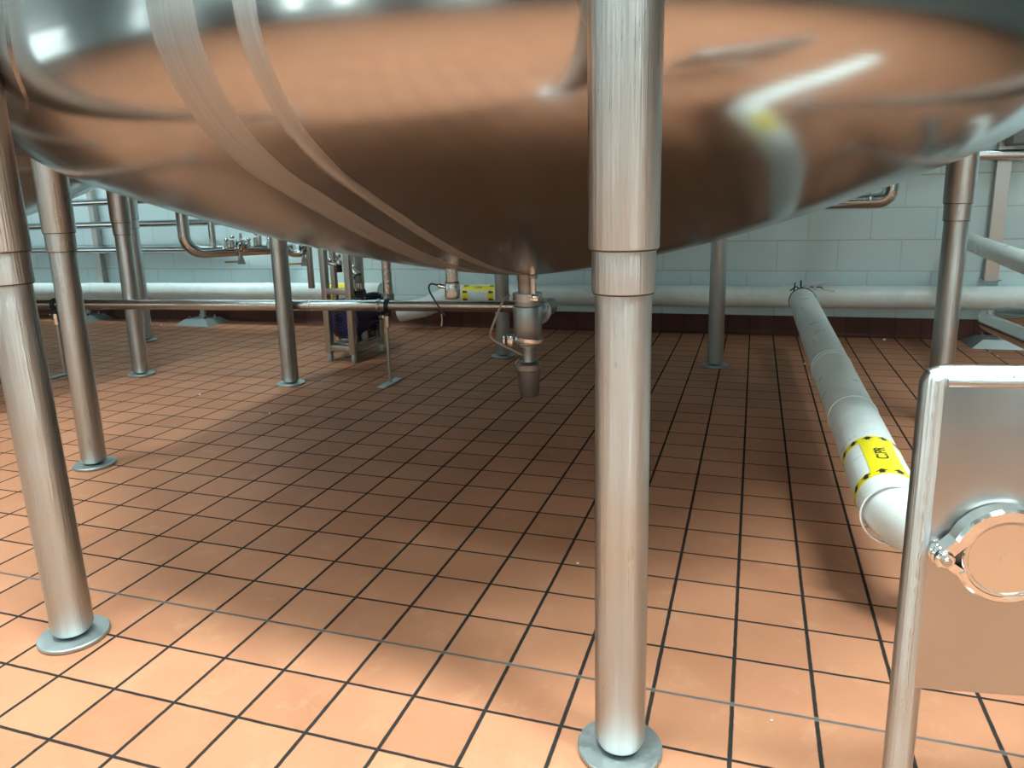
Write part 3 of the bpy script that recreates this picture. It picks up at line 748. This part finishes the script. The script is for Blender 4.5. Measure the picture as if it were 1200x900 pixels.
# motor: a thing standing on the cart
mc = atY(401.5, 378, (F0.y+F1.y)/2+0.10); mrad = 0.135
mc.z = zl+0.03+mrad+0.008
ma = V(ey2.x+0.10, ey2.y, 0).normalized()
mt = empty('pump_motor', V(mc.x, mc.y, mc.z-mrad), 'navy blue finned electric motor with round fan cover, lying on the pump cart', 'motor')
x_, y_, d_ = frame_of(ma)
fc = MB().lathe([(0.0, -0.002), (0.035, -0.004), (0.11, 0.004), (mrad*0.93, 0.016), (mrad, 0.04), (mrad, 0.15)], mc-ma*0.02, ma, 48)
fc = fc.build('fan_cover', M['navy'], mt)
gr = MB()
for k in range(6): gr.ring(mc-ma*(0.0245-0.0022*k-0.0003*k*k), ma, 0.028+0.019*k, 0.032+0.019*k, 0.005, 40)
gr.build('grille_ring', newmat('grille_paint', (0.07, 0.07, 0.20), 0.3)[0], fc)
body = MB(); body.cyl(mc+ma*0.13, mc+ma*0.38, mrad*0.86, seg=40)
body = body.build('motor_body', M['navy'], mt)
fins = MB()
for k in range(28):
    a = 2*PI*k/28; n_ = x_*math.cos(a)+y_*math.sin(a)
    if -0.6 < (n_.z) < 2: fins.box(mc+ma*0.26+n_*(mrad*0.90), (0.24, 0.005, 0.028), (ma, ma.cross(n_), n_))
fins.build('cooling_fin', M['navy'], body)
MB().lathe([(mrad*0.86, 0.375), (mrad*1.0, 0.38), (mrad*1.0, 0.40), (0.07, 0.41), (0.06, 0.46), (0.0, 0.46)], mc, ma, 40).build('end_flange', M['dull'], mt)
tb = atY(421.5, 368.5, mc.y+0.13)
tbx = MB().box(tb, (0.075, 0.05, 0.085), bev=0.010).build('terminal_cover', M['orange'], mt)
tbx['label'] = 'orange-brown cover'
MB().tube([tb+V(0.01, -0.01, -0.04), tb+V(0.03, -0.02, -0.09), tb+V(0.05, -0.01, -0.16)], 0.010, 12, fil=0.03).build('conduit', M['dull'], tbx)
for i in (-1, 1):
    MB().box(mc+ma*0.28+ex*(0.055*i)+V(0, 0, -mrad*0.93), (0.04, 0.16, 0.03), (ex, ey2, V(0, 0, 1)), 0.003).build('motor_foot', M['dull'], mt)
# pump piping above
pp = empty('pump_pipework', atY(420, 345, 2.9), 'bright steel pipe fittings above the motor, inside the pump cart frame', 'pipe')
MB().tube([atY(409, 312, 2.9), atY(419, 324, 2.86)], 0.030, 20).build('slanted_pipe', M['chrome'], pp)
MB().cyl(atY(420, 331, 2.86), atY(420.5, 345, 2.86), 0.014, seg=14).build('shaft_guard', M['chrome'], pp)
MB().cyl(atY(419.5, 323, 2.86), atY(420.2, 332, 2.86), 0.022, seg=16).build('coupling', M['dull'], pp)
MB().cyl(atY(415, 296, 2.9), atY(416, 312, 2.9), 0.012, seg=12).build('thin_pipe', M['pipe'], pp)
MB().cyl(atY(409, 298, 2.9), atY(410, 313, 2.9), 0.016, seg=12).build('thin_pipe', M['pipe'], pp)
MB().cyl(atY(419, 344, 2.84), atY(427, 343, 2.84), 0.026, seg=14).build('hose_cuff', M['black'], pp)
for px, py, r in ((383.5, 307, 0.022), (387, 305, 0.014), (396.5, 300, 0.018), (395, 304, 0.013), (397.5, 308, 0.022)):
    k = MB().sphere(atY(px, py, 2.88), r, 12).build('union_nut', M['chrome'], pp)
MB().cyl(atY(383, 308, 2.88), atY(397.5, 311, 2.88), 0.012, seg=12).build('link_pipe', M['pipe'], pp)
MB().cyl(atY(397, 310, 2.88), atY(398, 319, 2.88), 0.020, seg=12).build('gauge_body', M['black'], pp)
hs = MB(); hs.tube([atY(407, 318, 2.80), atY(409, 330, 2.79), atY(414, 341, 2.78), atY(421, 348, 2.78), atY(426, 350, 2.80)], 0.011, 12, fil=0.1)
solo(hs, 'black_hose', M['black'], 'black hose curving down inside the right side of the pump cart', 'hose')

# ------------------------------------------------------------------ pipe bend behind the tank at right
e0 = atY(1045.5, 205, 3.6); e1_ = V(e0.x, 3.6, atY(1045, 235, 3.6).z); e2_ = V(e0.x-0.75, 3.75, e1_.z-0.005)
ea = MB().tube([V(e0.x, 3.6, H-0.01), e1_, e2_], 0.046, 28, fil=0.07, nf=12)
er = empty('drop_pipe', e1_+V(0, 0, -0.046), 'steel pipe elbow peeking out under the tank at right, left of the far right leg', 'pipe')
ea.build('elbow_pipe', M['pipe'], er)
MB().ring(e1_+V(-0.11, 0.02, 0), (1, 0, 0), 0.045, 0.0475, 0.008).build('weld_bead', M['steel'], er)

# ------------------------------------------------------------------ right-hand insulated pipe and low steel return
i0 = atD(1090, 272, 4.75); i1 = atD(1148, 288, 4.25); i2 = atD(1205, 309, 3.35)
ir_ = empty('insulated_pipe', i1+V(0, 0, -0.06), 'white jacketed pipe slanting across the right edge above the wall pipe', 'pipe')
iw = (WY(1.2)-0.12-i1.y)/(i1.y-i2.y)
MB().tube([i1-(i2-i1)*max(0.0, min(iw, 0.9)), i1, i2, i2+(i2-i1)*0.8], 0.051, 28).build('jacket', M['jacket'], ir_)
MB().ring(i1+(i2-i1)*0.12, i2-i1, 0.0505, 0.0535, 0.01, 36).build('jacket_seam', M['jacket'], ir_)
l0 = atD(1161, 379, 3.45); l1 = atD(1215, 402, 2.75)
lr = empty('return_pipe', l0+V(0, 0, -0.04), 'bare steel return bend low at the right edge above the steel panel', 'pipe')
MB().tube([l1+(l1-l0)*0.6, l0+(l0-l1)*0.06, l0+(l0-l1)*0.06+V(0.03, 0.17, 0.012), l1+V(0.55, 0.30, 0.04)], 0.040, 28, fil=0.08, nf=14).build('return_bend', M['pipe'], lr)

# ------------------------------------------------------------------ steel panel with blind port, at right
DP = 1.05
corner = atD(1080, 427, DP)
def unit(v): v.normalize(); return v
dX = (RR*math.sin(R(80.7))-fw*math.cos(R(80.7))); dX.z = 0; dX.normalize()
dN = V(dX.y, -dX.x, 0)                       # towards the camera
tr = 0.0215
pcx = corner+dX*tr; pcx.z = 0
ZT = corner.z
fr = empty('panel_stand', pcx, 'brushed steel panel on a tubular post with a round clamped port, at lower right', 'panel')
post_top = V(pcx.x, pcx.y, ZT-tr)
ftube = MB(); ftube.tube([V(pcx.x, pcx.y, 0.012), post_top, post_top+dX*0.62, V(pcx.x, pcx.y, 0.012)+dX*0.62], tr, 32, fil=0.004, nf=2)
ftube.build('tube_frame', M['leg'], fr)
for k in (0, 0.62): MB().lathe([(0.0, 0.0), (0.045, 0.0), (0.045, 0.010), (0.02, 0.014)], V(pcx.x, pcx.y, 0)+dX*k, seg=32).build('floor_flange', M['galv'], fr)
# the plate, welded on the front of the tubes
def onP(px, py, off):
    d = ray(px, py); o = pcx+dN*off; return CAM+d*((o-CAM).dot(dN)/d.dot(dN))
pf = 0.020
lt = onP(1098, 443, pf); bt = onP(1063, 806, pf)
zt_, zb_ = ZT-0.019, bt.z
x0 = (bt-pcx).dot(dX); x0 = min(x0, 0.016)
wpl = 0.60
plc = pcx+dN*(pf-0.004)+dX*(x0+wpl/2)
plate = MB().box(V(plc.x, plc.y, (zt_+zb_)/2), (wpl, 0.010, zt_-zb_), (dX, -dN, V(0, 0, 1)), 0.0035)
plate.build('panel_plate', M['panel'], fr)
wl = MB(); wpts = []
for k in range(60):
    z_ = zb_+(zt_-zb_)*k/59; wpts.append(pcx+dX*(x0-0.0005+0.0007*math.sin(k*2.1))+dN*(pf-0.001)+V(0, 0, z_))
wl.tube(wpts, 0.0030, 8, radii=[0.0026+0.0007*math.sin(k*1.7) for k in range(60)]); wl.build('weld_bead', M['leg'], fr)
rl_ = MB(); rl_.tube([pcx+dX*(x0+0.012)+dN*(pf-0.004)+V(0, 0, zt_-0.002), pcx+dX*(x0+wpl)+dN*(pf-0.004)+V(0, 0, zt_-0.002)], 0.0085, 16)
rl_.build('rolled_edge', M['panel'], fr)
# port: ferrule, blind cap, clamp
cc = onP(1181, 655, pf+0.03); crad = 0.0595
cc0 = cc-dN*0.03
pt_ = MB().cyl(cc0-dN*0.001, cc0+dN*0.020, 0.050, seg=48).build('ferrule', M['panel'], fr)
cp = MB().lathe([(0.055, 0.010), (crad, 0.013), (crad, 0.030), (crad-0.002, 0.0325), (0.0535, 0.033), (0.052, 0.0318), (0.0, 0.0318)], cc0, dN, 72).build('blind_cap', M['cap'], fr)
cpr = cp
MB().lathe([(0.010, 0.0316), (0.010, 0.0323), (0.0085, 0.0324), (0.0, 0.0320)], cc0, dN, 32).build('centre_boss', M['cap'], cp)
ax_, ay_ = dX, V(0, 0, 1)
def cl_half(a0, a1, ri, ro, h0, h1, seg=40):
    vs = []; fs = []
    for k in range(seg+1):
        a = a0+(a1-a0)*k/seg; e_ = ax_*math.cos(a)+ay_*math.sin(a)
        for rr, hh in ((ri, h0), (ro-0.004, h0), (ro, h0+0.004), (ro, h1-0.004), (ro-0.004, h1), (ri, h1)): vs.append(cc0+e_*rr+dN*hh)
    for k in range(seg):
        for j in range(6): fs.append([k*6+j, k*6+(j+1) % 6, (k+1)*6+(j+1) % 6, (k+1)*6+j])
    fs.append(list(range(6))); fs.append([seg*6+j for j in range(6)][::-1]); return vs, fs
up_c = MB().add(*cl_half(R(8), R(160), crad-0.001, crad+0.0165, 0.006, 0.036))
hin = cc0-ax_*(crad+0.024)-ay_*0.004
e_ = ax_*math.cos(R(160))+ay_*math.sin(R(160))
def web(a, b_, w_, h0, h1):
    d = (b_-a).normalized(); n_ = dN.cross(d); vs = []
    for p in (a, b_):
        for s_ in (-1, 1):
            for h in (h0, h1): vs.append(p+n_*(w_*s_)+dN*h)
    return vs, [[0, 1, 3, 2], [4, 6, 7, 5], [0, 4, 5, 1], [2, 3, 7, 6], [0, 2, 6, 4], [1, 5, 7, 3]], False
pa = cc0+e_*(crad+0.006)
up_c.add(*web(pa-(hin-pa)*0.5, hin+ay_*0.004, 0.008, 0.008, 0.034))
up_c = up_c.build('clamp_upper_half', M['chrome'], fr)
lo_c = MB().add(*cl_half(R(-158), R(-8), crad-0.001, crad+0.0095, 0.008, 0.034))
e_ = ax_*math.cos(R(-158))+ay_*math.sin(R(-158)); pa = cc0+e_*(crad+0.004)
lo_c.add(*web(pa-(hin-pa)*0.4, hin-ay_*0.004, 0.006, 0.010, 0.032))
lo_c.build('clamp_lower_half', M['chrome'], fr)
hg = MB(); hg.cyl(hin+dN*0.004, hin+dN*0.016, 0.014, seg=28, ch=0.003); hg.cyl(hin+dN*0.018, hin+dN*0.026, 0.0145, seg=28, ch=0.003); hg.cyl(hin+dN*0.028, hin+dN*0.039, 0.0135, seg=28, ch=0.003)
hg = hg.build('hinge_knuckle', M['chrome'], fr)
MB().lathe([(0.0, 0.0445), (0.0035, 0.0445), (0.004, 0.0435), (0.006, 0.0435), (0.007, 0.0425), (0.007, 0.038)], hin, dN, 24).build('hinge_pin', M['steel'], hg)
hr_ = cc0+ax_*(crad+0.022)
wn2 = MB(); wn2.cyl(hr_-ay_*0.03+dN*0.02, hr_+ay_*0.05+dN*0.02, 0.004, seg=12); wn2.box(hr_+ay_*0.035+dN*0.02, (0.05, 0.01, 0.016), (ax_, dN, ay_), 0.003)
wn2.box(hr_+ay_*0.01+dN*0.02, (0.02, 0.024, 0.012), (ax_, dN, ay_), 0.002); wn2.box(hr_-ay_*0.01+dN*0.02, (0.02, 0.024, 0.012), (ax_, dN, ay_), 0.002)
wn2.build('wing_nut', M['chrome'], fr)

# ------------------------------------------------------------------ crumbs on the floor
crumbs = [(677, 661, 0.007, 'just left of the front middle tank leg'), (904, 845, 0.005, 'at the bottom right of the front middle leg'),
          (943, 427, 0.011, 'beside the sloping white pipe'), (1160, 413, 0.010, 'before the right floor plate, left of another'),
          (1169, 418, 0.010, 'before the right floor plate, right of another'), (1036, 399, 0.018, 'near the back wall at right'),
          (189, 382, 0.020, 'near the back wall at left'), (234, 463, 0.010, 'on the lit floor left of the far leg'), (316, 485, 0.009, 'on the shadow edge below the far leg')]
for px, py, s_, wh in crumbs:
    f = flr(px, py); c = MB(); c.sphere(f+V(0, 0, s_*0.35), s_*0.6, 8, (1, 0.7, 0.6))
    c.v = [v+V(random.uniform(-1, 1), random.uniform(-1, 1), random.uniform(0, 1))*s_*0.10 for v in c.v]
    solo(c, 'crumb', M['crumb'], 'small white crumb on the tiles '+wh, 'crumb', 'white crumbs on the floor')

# ------------------------------------------------------------------ lamps in the room
def lamp(x, y, z, lx, ly, watt, glow, label, spread=120, tilt=0, tint=(0.86, 1.0, 0.98)):
    r = empty('ceiling_lamp', (x, y, z), label, 'lamp', 'long ceiling lamps')
    MB().box((x, y, z+0.06), (lx+0.06, ly+0.06, 0.08), bev=0.01).build('housing', M['housing'], r)
    if not tilt: MB().cyl((x, y, z+0.1), (x, y, H), 0.012, seg=8).build('hanger', M['housing'], r)
    r.rotation_euler.x = R(tilt)
    mm = M['lamp'].copy(); mm.node_tree.nodes['Principled BSDF'].inputs['Emission Strength'].default_value = glow
    MB().box((x, y, z+0.01), (lx, ly, 0.02)).build('diffuser', mm, r)
    ld = bpy.data.lights.new('lamp_light', 'AREA'); ld.shape = 'RECTANGLE'; ld.size = lx; ld.size_y = ly
    ld.energy = watt; ld.spread = R(spread); ld.color = tint
    lo = bpy.data.objects.new('lamp_light', ld); COL.objects.link(lo); lo.parent = r; lo.location = (0, 0, -0.012)
for x, y, wt in ((-0.9, -0.85, 122), (-3.7, -0.85, 44), (2.0, -0.95, 155)):
    lamp(x, y, 5.2, 1.8, 0.55, wt, 7, 'long ceiling lamp in the front aisle, row nearest the tanks', 90)
for x, y, wt in ((-2.3, -2.7, 44), (0.8, -2.7, 10), (3.6, -2.7, 46), (-6.0, -2.7, 16)):
    lamp(x, y, 5.2, 1.5, 0.26, wt, 16, 'long ceiling lamp in the front aisle, middle row', 110)
for x, y, wt in ((-4.4, -4.4, 10), (-0.8, -4.4, 10), (3.0, -4.4, 10)):
    lamp(x, y, 5.2, 1.5, 0.26, wt, 26, 'long ceiling lamp in the front aisle, row by the front wall', 160)
lamp(-3.06, 0.6, 5.2, 0.26, 1.5, 42, 9, 'long ceiling lamp between the two tanks', 100)
lamp(2.4, 0.7, 5.2, 0.26, 1.5, 34, 6, 'long ceiling lamp right of the big tank', 100)
for x, wt, wh in ((-6.2, 85, 'far left'), (-4.3, 80, 'left'), (3.3, 75, 'right')):  # unseen tilted lamps, added to brighten the back wall
    lamp(x, 3.25, 5.3, 1.4, 0.2, wt, 2, 'added lamp brightening the back wall, '+wh, 44, 25, (0.80, 0.98, 1.0))
# glowing strips added on the unseen front wall for white streaks in the legs
M['streak_glow'] = M['lamp'].copy(); M['streak_glow'].node_tree.nodes['Principled BSDF'].inputs['Emission Strength'].default_value = 12
for n_, x in enumerate((-7.9, -6.3, -2.9, -1.9, 0.3, 3.6, 4.3, 6.9), 1):
    wf = struct(MB().box((x, YF+0.02, 2.25), (0.24, 0.05, 2.9)), 'added_glow_panel_%d' % n_, M['housing'], 'narrow glowing strip added on the front wall')
    MB().box((x, YF+0.05, 2.25), (0.12, 0.012, 2.76)).build('pane', M['streak_glow'], wf)
wl_ = struct(MB().box((XL+0.02, -2.2, 1.7), (0.05, 3.1, 2.7)), 'added_glow_panel_9', M['housing'], 'wide glowing panel added on the left wall')  # glowing panel added out of view for a bright reflection on the tank
M['side_glow'] = M['lamp'].copy(); M['side_glow'].node_tree.nodes['Principled BSDF'].inputs['Emission Strength'].default_value = 2.2
MB().box((XL+0.05, -2.2, 1.7), (0.012, 2.9, 2.5)).build('pane', M['side_glow'], wl_)
# dark panels added on the unseen front wall for contrast in the steel's reflections
for n_, (x, wd_) in enumerate(((-4.3, 1.9), (-0.9, 0.9), (1.9, 1.9), (5.6, 1.0)), 1):
    dm = MB(); dm.box((x, YF+0.03, 1.1), (wd_, 0.05, 2.2), bev=0.01)
    struct(dm, 'added_dark_panel_%d' % n_, M['grey'], 'dark grey panel added on the front wall')

w = bpy.data.worlds.new('room_air'); SC.world = w; w.use_nodes = True
w.node_tree.nodes['Background'].inputs[0].default_value = (0.8, 1, 0.98, 1); w.node_tree.nodes['Background'].inputs[1].default_value = 0.0
SC.view_settings.view_transform = 'Standard'; SC.view_settings.look = 'None'
SC.view_settings.gamma = 1.0; SC.view_settings.use_curve_mapping = False
SC.view_settings.exposure = 0.0
